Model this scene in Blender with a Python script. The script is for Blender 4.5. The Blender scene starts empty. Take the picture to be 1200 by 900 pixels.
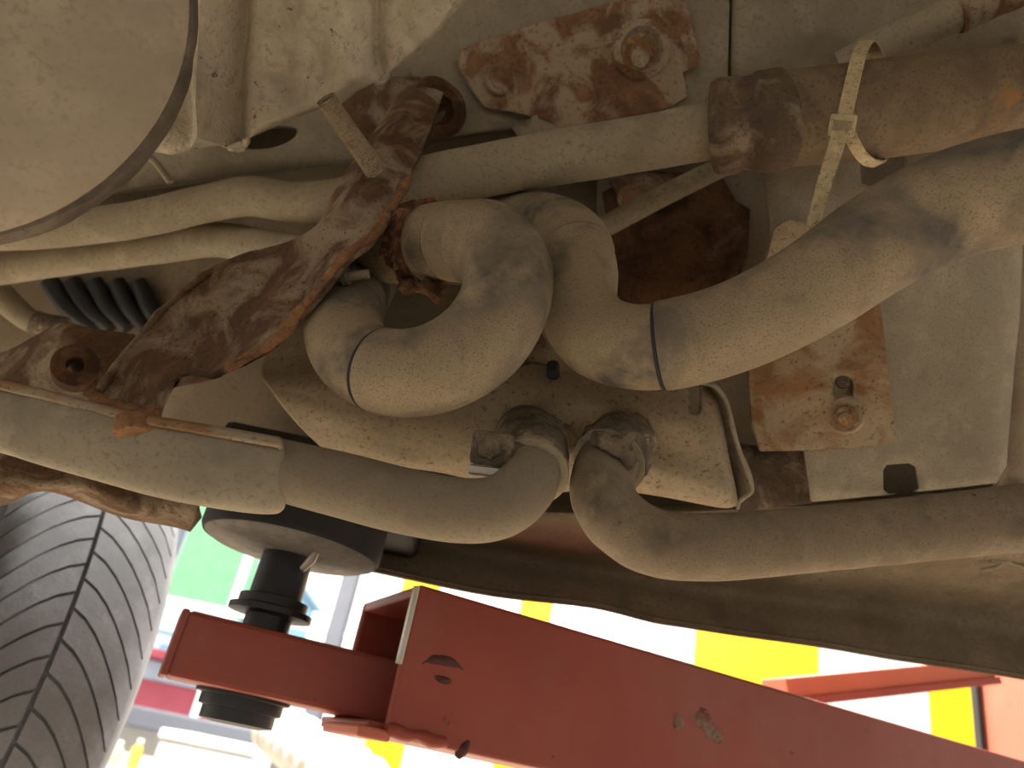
import bpy, bmesh, math, random
from mathutils import Vector, Matrix, noise
from mathutils.geometry import delaunay_2d_cdt
random.seed(7)

# ------------------------------------------------------------------ camera
S = bpy.context.scene
COL = S.collection
FPX = 906.0
TH, RO = math.radians(27.0), math.radians(11.5)
CAM = Vector((0.0, 0.0, 1.25))
Fw = Vector((0, math.cos(TH), math.sin(TH)))
Xw = Vector((1, 0, 0)); Uw = Vector((0, -math.sin(TH), math.cos(TH)))
Rc = Xw * math.cos(RO) + Uw * math.sin(RO)
Uc = -Xw * math.sin(RO) + Uw * math.cos(RO)
UP = Vector((0, 0, 1))
cd = bpy.data.cameras.new('camera'); cam = bpy.data.objects.new('camera', cd); COL.objects.link(cam)
M = Matrix((Rc, Uc, -Fw)).transposed().to_4x4(); M.translation = CAM
cam.matrix_world = M
cd.sensor_width = 36.0; cd.lens = 36.0 * FPX / 1200.0
cd.clip_start = 0.01; cd.clip_end = 200
cd.dof.use_dof = True; cd.dof.focus_distance = 0.50; cd.dof.aperture_fstop = 7.2
S.camera = cam

# ------------------------------------------------------------------ world, view, lamps of the room
W = bpy.data.worlds.new('world'); S.world = W; W.use_nodes = True
bg = W.node_tree.nodes['Background']
bg.inputs[0].default_value = (0.86, 0.94, 1.0, 1); bg.inputs[1].default_value = 2.6
S.view_settings.view_transform = 'Standard'; S.view_settings.look = 'None'
S.view_settings.gamma = 1.0; S.view_settings.exposure = 0.3
S.view_settings.use_curve_mapping = False
TUBE_POWER = 420.0      # each unseen ceiling light

# ------------------------------------------------------------------ pixel helpers
def P(px, py, d):
    return CAM + (Fw + Rc * ((px - 600) / FPX) + Uc * ((450 - py) / FPX)) * d
def ray(px, py):
    return (Fw + Rc * ((px - 600) / FPX) + Uc * ((450 - py) / FPX))
def onY(px, py, Y):
    r = ray(px, py); return CAM + r * ((Y - CAM.y) / r.y)

# ------------------------------------------------------------------ materials
def new_mat(name):
    m = bpy.data.materials.new(name); m.use_nodes = True
    nt = m.node_tree
    return m, nt, nt.nodes['Principled BSDF']
def N(nt, t, **k):
    n = nt.nodes.new(t)
    for a, b in k.items():
        if a.startswith('i_'): n.inputs[a[2:].replace('_', ' ')].default_value = b
        else: setattr(n, a, b)
    return n
def tex(nt, co, scale, detail=4, rough=.55, dist=0.0):
    n = nt.nodes.new('ShaderNodeTexNoise'); nt.links.new(co, n.inputs['Vector'])
    n.inputs['Scale'].default_value = scale; n.inputs['Detail'].default_value = detail
    n.inputs['Roughness'].default_value = rough; n.inputs['Distortion'].default_value = dist
    return n.outputs[0]
def ramp(nt, fac, a, b):
    n = nt.nodes.new('ShaderNodeMapRange'); nt.links.new(fac, n.inputs[0])
    n.inputs[1].default_value = a; n.inputs[2].default_value = b; n.clamp = True
    return n.outputs[0]
def mix(nt, fac, a, b):
    n = nt.nodes.new('ShaderNodeMix'); n.data_type = 'RGBA'
    if isinstance(fac, float): n.inputs[0].default_value = fac
    else: nt.links.new(fac, n.inputs[0])
    for s, v in ((6, a), (7, b)):
        if isinstance(v, tuple): n.inputs[s].default_value = (*v, 1)
        else: nt.links.new(v, n.inputs[s])
    return n.outputs[2]
def bump(nt, bsdf, h, strength, dist, prev=None):
    n = nt.nodes.new('ShaderNodeBump'); n.inputs['Strength'].default_value = strength
    n.inputs['Distance'].default_value = dist
    nt.links.new(h, n.inputs['Height'])
    if prev is not None: nt.links.new(prev, n.inputs['Normal'])
    nt.links.new(n.outputs[0], bsdf.inputs['Normal'])
    return n.outputs[0]
def coords(nt):
    return nt.nodes.new('ShaderNodeTexCoord').outputs['Object']

def dusty(name, base, dark, spot=None, amt=(.52, .72), rough=.9, big=14, fine=420, spots=(.66, .74), bs=.5, bd=.0012, metal=0, spot_scale=60, grain=.42):
    """dust-covered surface: light dust, rubbed dark patches, small rust or grit spots"""
    m, nt, b = new_mat(name); co = coords(nt)
    base = tuple(v * .74 for v in base); dark = tuple(v * .62 for v in dark)
    c = mix(nt, ramp(nt, tex(nt, co, big, 5, .62, .4), amt[0], amt[1]), base, dark)
    light = tuple(min(1, v * 1.25) for v in base)
    c = mix(nt, ramp(nt, tex(nt, co, big * 2.7, 4, .6), .5, .75), c, light) if amt[0] < 1 else c
    f = tex(nt, co, fine, 3, .7)
    c = mix(nt, ramp(nt, f, .47, .33), c, tuple(v * grain for v in base))
    if spot:
        c = mix(nt, ramp(nt, tex(nt, co, spot_scale, 3, .6), spots[0], spots[1]), c, spot)
    nt.links.new(c, b.inputs['Base Color'])
    b.inputs['Roughness'].default_value = rough; b.inputs['Metallic'].default_value = metal
    b.inputs['Specular IOR Level'].default_value = .25
    p = bump(nt, b, f, bs, bd)
    bump(nt, b, tex(nt, co, big * 5, 3, .5), .16, .003, p)
    return m

def rusty(name, dark, orange, pale, pa=(.55, .6), oa=(.42, .6), big=22, bs=.9, fine=300, rough=.92, bd=.003):
    m, nt, b = new_mat(name); co = coords(nt)
    c = mix(nt, ramp(nt, tex(nt, co, big * 1.7, 6, .68, .5), oa[0], oa[1]), dark, orange)
    k = tex(nt, co, big, 6, .6, .9)
    c = mix(nt, ramp(nt, k, pa[0], pa[1]), c, pale)
    f = tex(nt, co, fine, 4, .7)
    c = mix(nt, ramp(nt, f, .44, .3), c, tuple(v * .5 for v in dark))
    nt.links.new(c, b.inputs['Base Color']); b.inputs['Roughness'].default_value = rough
    b.inputs['Specular IOR Level'].default_value = .2
    p = bump(nt, b, k, .5, bd)
    p = bump(nt, b, tex(nt, co, big * 4, 6, .7), bs, bd, p)
    bump(nt, b, f, .6, .001, p)
    return m

def paint(name, base, chip, rough=.45, amt=(.66, .7), big=16, dust=None, spec=.4, bs=.15):
    m, nt, b = new_mat(name); co = coords(nt)
    c = mix(nt, ramp(nt, tex(nt, co, 6, 4, .6), .35, .75), base, tuple(v * .8 for v in base))
    if dust: c = mix(nt, ramp(nt, tex(nt, co, 9, 5, .65), .45, .8), c, dust)
    c = mix(nt, ramp(nt, tex(nt, co, big, 5, .62, .3), amt[0], amt[1]), c, chip)
    nt.links.new(c, b.inputs['Base Color']); b.inputs['Roughness'].default_value = rough
    b.inputs['Specular IOR Level'].default_value = spec
    bump(nt, b, tex(nt, co, big * 3, 4), bs, .002)
    return m

def plain(name, col, rough=.7, metal=0, emit=0, ecol=None):
    m, nt, b = new_mat(name); co = coords(nt)
    c = mix(nt, ramp(nt, tex(nt, co, 5, 4), .35, .75), col, tuple(v * .82 for v in col))
    nt.links.new(c, b.inputs['Base Color']); b.inputs['Roughness'].default_value = rough
    b.inputs['Metallic'].default_value = metal
    if emit:
        b.inputs['Emission Color'].default_value = (*(ecol or col), 1); b.inputs['Emission Strength'].default_value = emit
    return m

DUST = (.50, .40, .265)
MT = {}
MT['hose'] = dusty('dusty_rubber_hose', (.46, .37, .245), (.15, .145, .135), None, (.44, .62), big=13, fine=900, bs=.5, bd=.0009, grain=.55)
MT['hose_weave'] = dusty('dusty_rubber_hose_rough', (.46, .37, .25), (.17, .165, .155), None, (.45, .64), big=11, fine=850, bs=.7, bd=.0011, grain=.5)
MT['hose_end'] = dusty('dusty_hose_end', (.40, .315, .21), (.19, .165, .13), (.30, .17, .08), (.5, .7), big=24, fine=500, spot_scale=40, grain=0.55)
MT['pipe'] = dusty('dusty_metal_pipe', (.345, .29, .21), (.21, .175, .13), (.16, .10, .06), (.55, .8), big=12, fine=380, spots=(.72, .76), bs=.45, grain=0.84)
MT['pipe_clean'] = dusty('pale_dusty_pipe', (.48, .41, .29), (.30, .25, .18), (.20, .13, .07), (.55, .8), big=14, fine=300, spots=(.72, .77), bs=.3, grain=0.7)
MT['pipe_dark'] = dusty('brown_dusty_shaded_pipe', (.29, .215, .135), (.20, .14, .085), (.30, .16, .06), (.45, .7), big=16, fine=420, spots=(.64, .72), bs=.4, spot_scale=25, grain=0.6)  # brown dust, colour lowered for the shading from the long hose
MT['pipe_rough'] = dusty('scabby_metal_pipe', (.355, .285, .20), (.20, .16, .115), (.13, .09, .06), (.52, .75), big=20, fine=600, spots=(.68, .73), bs=.5, bd=.001, spot_scale=90, grain=0.72)
MT['shell'] = dusty('dusty_pressed_shell', (.44, .385, .29), (.27, .235, .18), (.22, .13, .07), (.5, .75), big=12, fine=260, spots=(.72, .78), bs=.35, grain=0.75)
MT['can'] = dusty('dusty_silencer_steel', (.50, .43, .325), (.42, .35, .26), (.34, .27, .19), (.45, .85), big=9, fine=260, spots=(.74, .84), bs=.12, grain=0.88)
MT['can_rim'] = dusty('dark_silencer_rim', (.22, .185, .14), (.11, .09, .07), (.12, .09, .06), (.4, .65), big=24, fine=260, spots=(.6, .7), bs=.5, grain=0.7)
MT['shield'] = dusty('dented_aluminium_shield', (.74, .65, .49), (.50, .42, .30), (.15, .12, .09), (.5, .75), big=18, fine=160, spots=(.66, .72), bs=.7, bd=.003, metal=.15, rough=.6, spot_scale=110, grain=0.75)
MT['cover'] = dusty('pitted_cream_cover', (.48, .395, .275), (.42, .33, .215), (.24, .13, .065), (.55, .8), big=11, fine=300, spots=(.61, .68), bs=.4, spot_scale=210, grain=0.7)
MT['panel'] = dusty('mud_coated_panel', (.50, .44, .33), (.38, .33, .25), (.28, .19, .11), (.5, .8), big=11, fine=700, spots=(.74, .8), bs=.7, bd=.0012, grain=0.62)
MT['rail'] = dusty('dusty_painted_rail', (.43, .37, .27), (.29, .245, .17), (.20, .14, .09), (.45, .75), big=10, fine=260, spots=(.7, .78), bs=.3, grain=0.75)
MT['pan'] = dusty('dusty_floor_pan', (.38, .31, .22), (.24, .19, .13), (.16, .10, .06), (.5, .75), big=7, fine=220, spots=(.7, .78), bs=.3, grain=0.75)
MT['sill'] = dusty('dusty_sill', (.36, .29, .20), (.20, .16, .115), (.13, .10, .07), (.5, .75), big=9, fine=240, spots=(.68, .74), bs=.3, grain=0.7)
MT['rust'] = rusty('flaky_brown_rust', (.135, .085, .055), (.25, .14, .075), (.36, .285, .20), (.47, .62), (.45, .7), big=24)
MT['rust_grey'] = rusty('grey_brown_rust', (.12, .09, .065), (.20, .135, .085), (.30, .235, .165), (.52, .66), (.45, .7), big=30)
MT['shell_edge'] = rusty('rust_stained_shell_edge', (.30, .18, .095), (.40, .24, .12), (.40, .33, .235), (.42, .52), (.4, .6), big=14, bs=.4)
MT['rust_edge'] = rusty('orange_rust_edge', (.21, .12, .065), (.38, .20, .10), (.40, .28, .17), (.58, .66), (.35, .6), big=40)
MT['rust_dark'] = rusty('dark_rust', (.075, .042, .025), (.16, .08, .04), (.20, .14, .09), (.6, .7), big=20)
MT['rust_plate'] = rusty('peeling_rust_plate', (.19, .105, .06), (.32, .18, .095), (.42, .335, .23), (.44, .54), (.4, .62), big=24)
MT['rust_panel'] = rusty('rust_stained_plate', (.26, .15, .08), (.36, .19, .085), (.43, .34, .225), (.43, .55), (.4, .65), big=17, bs=.5)
MT['rust_clamp'] = rusty('rotten_clamp_rust', (.12, .06, .035), (.34, .17, .085), (.26, .18, .11), (.6, .7), (.45, .6), big=60, bd=.005)
MT['clamp'] = dusty('grimy_clamp_steel', (.33, .265, .195), (.17, .14, .105), (.42, .33, .22), (.42, .62), big=40, fine=350, spots=(.64, .7), bs=.9, bd=.003, rough=.75)
MT['bolt'] = rusty('dusty_bolt', (.26, .16, .09), (.34, .18, .08), (.50, .40, .27), (.5, .6), big=60, bd=.0015)
MT['zip'] = dusty('dirty_nylon', (.80, .66, .40), (.60, .47, .27), None, (.5, .75), big=40, fine=300, bs=.2, rough=.55)
MT['stud'] = dusty('dusty_stud', (.52, .42, .28), (.36, .27, .17), (.22, .12, .06), (.5, .8), big=60, fine=500, spots=(.62, .7))
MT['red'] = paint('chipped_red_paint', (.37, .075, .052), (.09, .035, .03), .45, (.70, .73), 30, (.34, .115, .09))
MT['red_pale'] = paint('pale_red_paint', (.66, .19, .12), (.30, .12, .09), .5, (.68, .72), 20)
MT['steel_edge'] = plain('bare_cut_steel', (.62, .58, .52), .4, .6)
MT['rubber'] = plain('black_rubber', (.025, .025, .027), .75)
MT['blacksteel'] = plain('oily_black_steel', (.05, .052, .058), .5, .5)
MT['disc'] = dusty('grey_pad_plate', (.34, .32, .30), (.20, .18, .165), None, (.45, .7), big=20, fine=150, grain=0.8)
MT['tyre'] = dusty('dusty_hazed_tyre_rubber', (.27, .285, .31), (.235, .25, .27), None, (.45, .75), big=10, fine=300, bs=.2, rough=.85, grain=0.88)  # dusty rubber, with the backlight haze mixed into its pale blue-grey colour

# ------------------------------------------------------------------ mesh helpers
def mesh(name, vs, fs, mat, parent=None, smooth=True, solid=0, bevel=0, autos=None):
    me = bpy.data.meshes.new(name); me.from_pydata([tuple(v) for v in vs], [], fs); me.update()
    bm = bmesh.new(); bm.from_mesh(me); bmesh.ops.recalc_face_normals(bm, faces=bm.faces) if not solid else None
    bm.to_mesh(me); bm.free()
    if smooth:
        for p in me.polygons: p.use_smooth = True
        if autos is not None: me.set_sharp_from_angle(angle=math.radians(autos))
    o = bpy.data.objects.new(name, me); COL.objects.link(o)
    me.materials.append(MT[mat] if isinstance(mat, str) else mat)
    if parent: o.parent = parent; o.matrix_parent_inverse = parent.matrix_world.inverted()
    if solid:
        s = o.modifiers.new('thickness', 'SOLIDIFY'); s.thickness = solid; s.offset = -1; s.use_even_offset = False
    if bevel:
        b = o.modifiers.new('edge', 'BEVEL'); b.width = bevel; b.segments = 2; b.limit_method = 'ANGLE'; b.angle_limit = math.radians(40)
    return o
def tag(o, label, cat, group=None):
    o['label'] = label; o['category'] = cat
    if group: o['group'] = group
    return o
def struct(o, label=None):
    o['kind'] = 'structure'
    if label: o['label'] = label
    return o
def thing(name, loc, label, cat, group=None):
    o = bpy.data.objects.new(name, None); o.location = loc; o.empty_display_size = .05; COL.objects.link(o)
    bpy.context.view_layer.update()
    o.matrix_world  # evaluated below through location only
    return tag(o, label, cat, group)
def setparent(o, p):
    o.parent = p; o.matrix_parent_inverse = Matrix.Translation(p.location).inverted() if p.type == 'EMPTY' else Matrix.Identity(4)
    return o
_mesh = mesh
def mesh(name, vs, fs, mat, parent=None, **k):
    o = _mesh(name, vs, fs, mat, None, **k)
    if parent: setparent(o, parent)
    return o

def cr(p0, p1, p2, p3, t):
    return [.5 * ((2*b) + (-a + c)*t + (2*a - 5*b + 4*c - d)*t*t + (-a + 3*b - 3*c + d)*t**3) for a, b, c, d in zip(p0, p1, p2, p3)]
def spline(pts, n):
    """n samples for every span of a Catmull-Rom through pts (tuples)"""
    out = []
    L = len(pts)
    for i in range(L - 1):
        p0 = pts[i-1] if i else [2*a - b for a, b in zip(pts[0], pts[1])]
        p3 = pts[i+2] if i + 2 < L else [2*a - b for a, b in zip(pts[-1], pts[-2])]
        for k in range(n): out.append(cr(p0, pts[i], pts[i+1], p3, k / n))
    out.append(list(pts[-1])); return out
def path(ctrl, n=10):
    """ctrl (px, py, depth, radius px) -> world points and radii"""
    w = []
    for (x, y, d, r) in ctrl:
        p = P(x, y, d); w.append((p.x, p.y, p.z, r * d / FPX))
    s = spline(w, n)
    return [Vector(q[:3]) for q in s], [q[3] for q in s]
def frames(pts):
    T = []
    for i in range(len(pts)):
        T.append((pts[min(i+1, len(pts)-1)] - pts[max(i-1, 0)]).normalized())
    a = T[0].orthogonal().normalized(); out = []
    for t in T:
        a = (a - t * a.dot(t)).normalized(); out.append((t, a, t.cross(a)))
    return out
def tube(name, pts, rad, mat, parent=None, sides=40, caps=True, lump=0, lscale=30, flat=None):
    fr = frames(pts); vs = []; fs = []
    for i, p in enumerate(pts):
        t, a, b = fr[i]; r = rad[i] if isinstance(rad, (list, tuple)) else rad
        for k in range(sides):
            th = 2 * math.pi * k / sides
            dirv = a * math.cos(th) + b * math.sin(th)
            q = p + dirv * r
            if lump: q += dirv * (noise.noise(q * lscale) * lump)
            vs.append(q)
    for i in range(len(pts) - 1):
        for k in range(sides):
            k2 = (k + 1) % sides
            fs.append((i*sides + k, i*sides + k2, (i+1)*sides + k2, (i+1)*sides + k))
    if caps:
        fs.append(tuple(range(sides))[::-1]); fs.append(tuple((len(pts)-1)*sides + k for k in range(sides)))
    return mesh(name, vs, fs, mat, parent, autos=50)
def sub(pts, rad, a, b, add=0.0, mul=1.0):
    n = len(pts) - 1; i0, i1 = int(round(a * n)), int(round(b * n))
    return pts[i0:i1+1], [r * mul + add for r in rad[i0:i1+1]]
def near(pts, px, py):
    """share of the path closest to a spot"""
    best = (1e9, 0)
    for i, p in enumerate(pts):
        v = p - CAM; d = v.dot(Fw); x = 600 + v.dot(Rc)/d*FPX; y = 450 - v.dot(Uc)/d*FPX
        best = min(best, ((x-px)**2 + (y-py)**2, i))
    return best[1] / (len(pts) - 1)

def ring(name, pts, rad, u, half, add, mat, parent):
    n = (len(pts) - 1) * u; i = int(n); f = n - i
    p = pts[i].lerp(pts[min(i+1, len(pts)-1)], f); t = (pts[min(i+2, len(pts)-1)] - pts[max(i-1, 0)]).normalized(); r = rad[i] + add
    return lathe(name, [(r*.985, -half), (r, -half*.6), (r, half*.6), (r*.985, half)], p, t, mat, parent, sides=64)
def sheet(name, rows, mat, parent=None, nu=6, nv=6, solid=.002, fn=None, lump=0, lscale=20, cut=None):
    """smooth pressed sheet through rows of (px, py, depth)"""
    R = [[tuple(P(*c)) for c in r] for r in rows]
    R = [spline(r, nv) for r in R]
    cols = [spline([r[j] for r in R], nu) for j in range(len(R[0]))]
    nr, nc = len(cols[0]), len(cols)
    vs = []
    for i in range(nr):
        for j in range(nc):
            q = Vector(cols[j][i])
            if fn: q = q + fn(i / (nr - 1), j / (nc - 1))
            if lump: q = q + Fw * noise.noise(q * lscale) * lump
            vs.append(q)
    fs = [(i*nc + j, (i+1)*nc + j, (i+1)*nc + j + 1, i*nc + j + 1) for i in range(nr-1) for j in range(nc-1)]
    if cut:
        def pix(q):
            v = q - CAM; d = v.dot(Fw); return 600 + v.dot(Rc)/d*FPX, 450 - v.dot(Uc)/d*FPX
        fs = [f for f in fs if not cut(*pix((vs[f[0]] + vs[f[2]]) / 2))]
    # faces look at the camera so that the thickness goes away from it
    c = Vector(); n = Vector()
    a, b, d = vs[fs[len(fs)//2][0]], vs[fs[len(fs)//2][1]], vs[fs[len(fs)//2][2]]
    if (b - a).cross(d - a).dot(CAM - a) < 0: fs = [f[::-1] for f in fs]
    return mesh(name, vs, fs, mat, parent, solid=solid, autos=60)

def slab(name, outline, depth, mat, parent=None, holes=(), solid=.003, step=14, bevel=0, lump=0, lscale=25, smooth_n=0):
    """sheet cut to an outline (px, py) with holes; depth(px, py) bends it"""
    def densify(poly):
        out = []
        for i, a in enumerate(poly):
            b = poly[(i+1) % len(poly)]; L = math.hypot(b[0]-a[0], b[1]-a[1]); k = max(1, int(L // step))
            for j in range(k): out.append((a[0] + (b[0]-a[0])*j/k, a[1] + (b[1]-a[1])*j/k))
        return out
    if smooth_n: outline = [tuple(q) for q in spline(list(outline) + [outline[0]], smooth_n)[:-1]]
    polys = [densify(outline)] + [densify(h) if len(h) < 12 else list(h) for h in holes]
    pts = []; edges = []
    for pl in polys:
        s = len(pts); pts += pl; edges += [(s+i, s+(i+1) % len(pl)) for i in range(len(pl))]
    def inside(p, poly):
        c = False
        for i in range(len(poly)):
            a, b = poly[i], poly[i-1]
            if (a[1] > p[1]) != (b[1] > p[1]) and p[0] < (b[0]-a[0])*(p[1]-a[1])/(b[1]-a[1]) + a[0]: c = not c
        return c
    xs = [p[0] for p in polys[0]]; ys = [p[1] for p in polys[0]]
    y = min(ys) + step * .6
    while y < max(ys):
        x = min(xs) + step * .6
        while x < max(xs):
            q = (x + random.uniform(-2, 2), y + random.uniform(-2, 2))
            if inside(q, polys[0]) and not any(inside(q, h) for h in polys[1:]) and \
               min((q[0]-e[0])**2 + (q[1]-e[1])**2 for e in pts) > (step*.55)**2: pts.append(q)
            x += step
        y += step
    r = delaunay_2d_cdt([Vector(p) for p in pts], edges, [], 0, 1e-6)
    vs2, fs2 = r[0], r[2]
    fs = []
    for f in fs2:
        c = (sum(vs2[i][0] for i in f)/len(f), sum(vs2[i][1] for i in f)/len(f))
        if inside(c, polys[0]) and not any(inside(c, h) for h in polys[1:]): fs.append(tuple(f))
    vs = []
    for v in vs2:
        q = P(v[0], v[1], depth(v[0], v[1]))
        if lump: q = q + Fw * noise.noise(q * lscale) * lump
        vs.append(q)
    out = []
    for f in fs:
        a, b, c = (vs[i] for i in f[:3])
        out.append(f if (b - a).cross(c - a).dot(CAM - a) > 0 else f[::-1])
    return mesh(name, vs, out, mat, parent, solid=solid, bevel=bevel, autos=45)

def lathe(name, prof, org, axis, mat, parent=None, sides=48, ref=None, closed=False, squash=1.0, autos=40, lump=0, lscale=40):
    axis = axis.normalized(); a = (ref - axis * ref.dot(axis)).normalized() if ref is not None else axis.orthogonal().normalized()
    b = axis.cross(a); vs = []; fs = []
    for (r, h) in prof:
        for k in range(sides):
            th = 2 * math.pi * k / sides
            q = org + axis * h + a * (r * math.cos(th)) + b * (r * math.sin(th) * squash)
            if lump: q += (q - org - axis * h).normalized() * noise.noise(q * lscale) * lump
            vs.append(q)
    n = len(prof)
    for i in range(n - 1 + (1 if closed else 0)):
        i2 = (i + 1) % n
        for k in range(sides):
            k2 = (k + 1) % sides
            fs.append((i*sides + k, i*sides + k2, i2*sides + k2, i2*sides + k))
    if not closed:
        if prof[0][0] > 1e-5: fs.append(tuple(range(sides))[::-1])
        if prof[-1][0] > 1e-5: fs.append(tuple((n-1)*sides + k for k in range(sides)))
    return mesh(name, vs, fs, mat, parent, autos=autos)
def hexbolt(org, axis, r, h, mat, parent, name='bolt', washer=1.5, stud=0.0):
    axis = axis.normalized()
    pr = [(r*.86, 0), (r, h*.12), (r, h*.85), (r*.82, h)]
    o = lathe(name, pr, org, axis, mat, parent, sides=6, autos=30)
    if washer: lathe('washer', [(r*washer, -h*.02), (r*washer, h*.22), (r*washer*.9, h*.28), (r*.6, h*.28)], org - axis*h*.1, axis, mat, o, sides=28)
    if stud: lathe('stud_end', [(r*.55, 0), (r*.55, h + stud*.85), (r*.4, h + stud)], org, axis, mat, o, sides=20)
    return o
def box(name, c, ax, ay, az, sx, sy, sz, mat, parent=None, bevel=.002):
    vs = [c + ax*(sx/2*i) + ay*(sy/2*j) + az*(sz/2*k) for i in (-1, 1) for j in (-1, 1) for k in (-1, 1)]
    fs = [(0,1,3,2), (4,6,7,5), (0,4,5,1), (2,3,7,6), (0,2,6,4), (1,5,7,3)]
    return mesh(name, vs, fs, mat, parent, smooth=False, bevel=bevel)
def wbox(name, x0, x1, y0, y1, z0, z1, mat, parent=None, bevel=.0):
    return box(name, Vector(((x0+x1)/2, (y0+y1)/2, (z0+z1)/2)), Vector((1,0,0)), Vector((0,1,0)), UP, x1-x0, y1-y0, z1-z0, mat, parent, bevel)
def ribbon(name, pts, width, thick, mat, parent=None, face=None, ridges=0):
    """flat strap along a path; its flat side looks along face"""
    fr = frames(pts); vs = []; fs = []
    for i, p in enumerate(pts):
        t = fr[i][0]; f = face(i) if callable(face) else face
        n = (f - t * f.dot(t)).normalized(); s = t.cross(n)
        w = width(i/(len(pts)-1)) if callable(width) else width
        th = thick + (ridges if (ridges and i % 2) else 0)
        for (u, v) in ((-1, 0), (1, 0), (1, 1), (-1, 1)): vs.append(p + s*(w/2*u) + n*(th*v))
    for i in range(len(pts)-1):
        for k in range(4):
            k2 = (k+1) % 4; fs.append((i*4+k, i*4+k2, (i+1)*4+k2, (i+1)*4+k))
    fs.append((3,2,1,0)); e = (len(pts)-1)*4; fs.append((e, e+1, e+2, e+3))
    return mesh(name, vs, fs, mat, parent, smooth=False)
def toCam(px, py): return -ray(px, py).normalized()

# ================================================================== THE ROOM
WY = 4.6                                                   # far wall
MT['floor'] = plain('workshop_floor', (.42, .355, .27), .6)
MT['wall'] = plain('white_wall', (.72, .73, .74), .8)
MT['ceil'] = plain('ceiling_white', (.6, .6, .58), .9)
MT['white_panel'] = plain('white_panel', (.80, .81, .82), .6)
MT['grey_panel'] = plain('grey_panel', (.55, .57, .60), .6)
MT['yellow'] = plain('yellow_panel', (.80, .47, .0), .5)
MT['frame'] = plain('dark_window_frame', (.11, .12, .15), .5)
MT['frame_white'] = plain('white_window_frame', (.75, .76, .78), .5)
MT['glassy'] = plain('outside_green', (.30, .55, .28), .8)
MT['outwhite'] = plain('outside_white', (.8, .84, .86), .8)
MT['outred'] = plain('outside_red', (.62, .10, .12), .7)
MT['outblue'] = plain('outside_blue', (.25, .45, .60), .7)
MT['asphalt'] = plain('asphalt', (.20, .20, .21), .9)
gm, gnt, gb = new_mat('window_glass'); gb.inputs['Roughness'].default_value = .02
gb.inputs['Transmission Weight'].default_value = 1.0; gb.inputs['IOR'].default_value = 1.0; gb.inputs['Base Color'].default_value = (.93, .98, .97, 1)
gb.inputs['Specular IOR Level'].default_value = .3
MT['glass'] = gm

X0, X1, Y0, H = -6.0, 5.0, -4.5, 4.2
fl = struct(wbox('floor', X0, X1, Y0, WY + .2, -.1, 0, 'floor'), 'grey concrete workshop floor')
ce = struct(wbox('ceiling', X0, X1, Y0, WY + .2, H, H + .1, 'ceil'), 'white workshop ceiling')
struct(wbox('wall_right', X1, X1 + .15, Y0, WY + .2, 0, H, 'wall'), 'plain white side wall')
struct(wbox('wall_front', X0, X1, Y0 - .15, Y0, 0, H, 'wall'), 'plain white wall behind the car')
struct(wbox('wall_left', X0 - .15, X0, Y0, WY + .2, 0, H, 'wall'), 'plain white wall past the tyre')
# window opening in the far wall
wl = onY(128, 820, WY).x; wr = onY(412, 760, WY).x
zb = onY(205, 836, WY).z; zt = 3.1
wb = thing('wall_back', Vector((0, WY, 0)), 'x', 'x'); del wb['category']; wb['label'] = 'far workshop wall of white, grey and yellow panels'; wb['kind'] = 'structure'
wbox('wall_section', X0, wl, WY, WY+.2, 0, H, 'wall', wb)
wbox('wall_section', wr, X1, WY, WY+.2, 0, H, 'wall', wb)
wbox('wall_section', wl, wr, WY, WY+.2, 0, zb, 'grey_panel', wb)
wbox('wall_section', wl, wr, WY, WY+.2, zt, H, 'wall', wb)
# upright panels on the wall, right of the window
def px2x(px, py): return onY(px, py, WY - .03).x
edges = [(px2x(412, 720), 'white_panel'), (px2x(424, 885), 'yellow'), (px2x(472, 885), 'white_panel'), (px2x(612, 703), 'yellow'), (px2x(648, 705), 'white_panel'),
         (px2x(763, 740), 'grey_panel'), (px2x(815, 750), 'yellow'), (px2x(960, 775), 'grey_panel'),
         (px2x(1090, 830), 'yellow'), (px2x(1162, 850), 'white_panel'), (X1, None)]
for (a, m), (b, _) in zip(edges, edges[1:]):
    wbox('panel', a + .006, b - .006, WY - .035, WY, .0, 3.4, m, wb, .006)
# window
w1 = thing('window_1', Vector(((wl+wr)/2, WY, zb)), 'x', 'x'); del w1['category']; w1['label'] = 'bright workshop window with dark and white bars'; w1['kind'] = 'structure'
wbox('window_sill', wl - .05, wr + .03, WY - .10, WY + .2, zb - .10, zb, 'frame', w1, .01)
wbox('window_frame', wl - .05, wl + .03, WY - .02, WY + .1, zb, zt, 'frame', w1, .005)
wbox('window_frame', wr - .05, wr + .02, WY - .04, WY + .1, zb, zt, 'frame_white', w1, .005)
wbox('window_frame', wl, wr, WY - .02, WY + .1, zt - .07, zt, 'frame', w1, .005)
xm = onY(392, 745, WY).x
wbox('mullion', xm - .05, xm + .05, WY, WY + .08, zb, zt, 'frame', w1, .004)
xm2 = onY(262, 735, WY).x
wbox('mullion', xm2 - .02, xm2 + .02, WY, WY + .06, zb, zt, 'frame_white', w1, .004)
zm = onY(215, 706, WY).z
wbox('transom', wl, wr, WY + .01, WY + .06, zm - .015, zm + .02, 'frame_white', w1, .004)
cuts = [wl, xm2, xm, wr]
for a, b in zip(cuts, cuts[1:]):
    for z0, z1 in ((zb, zm), (zm, zt)):
        wbox('pane', a + .015, b - .015, WY + .03, WY + .036, z0, z1, 'glass', w1)

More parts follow.
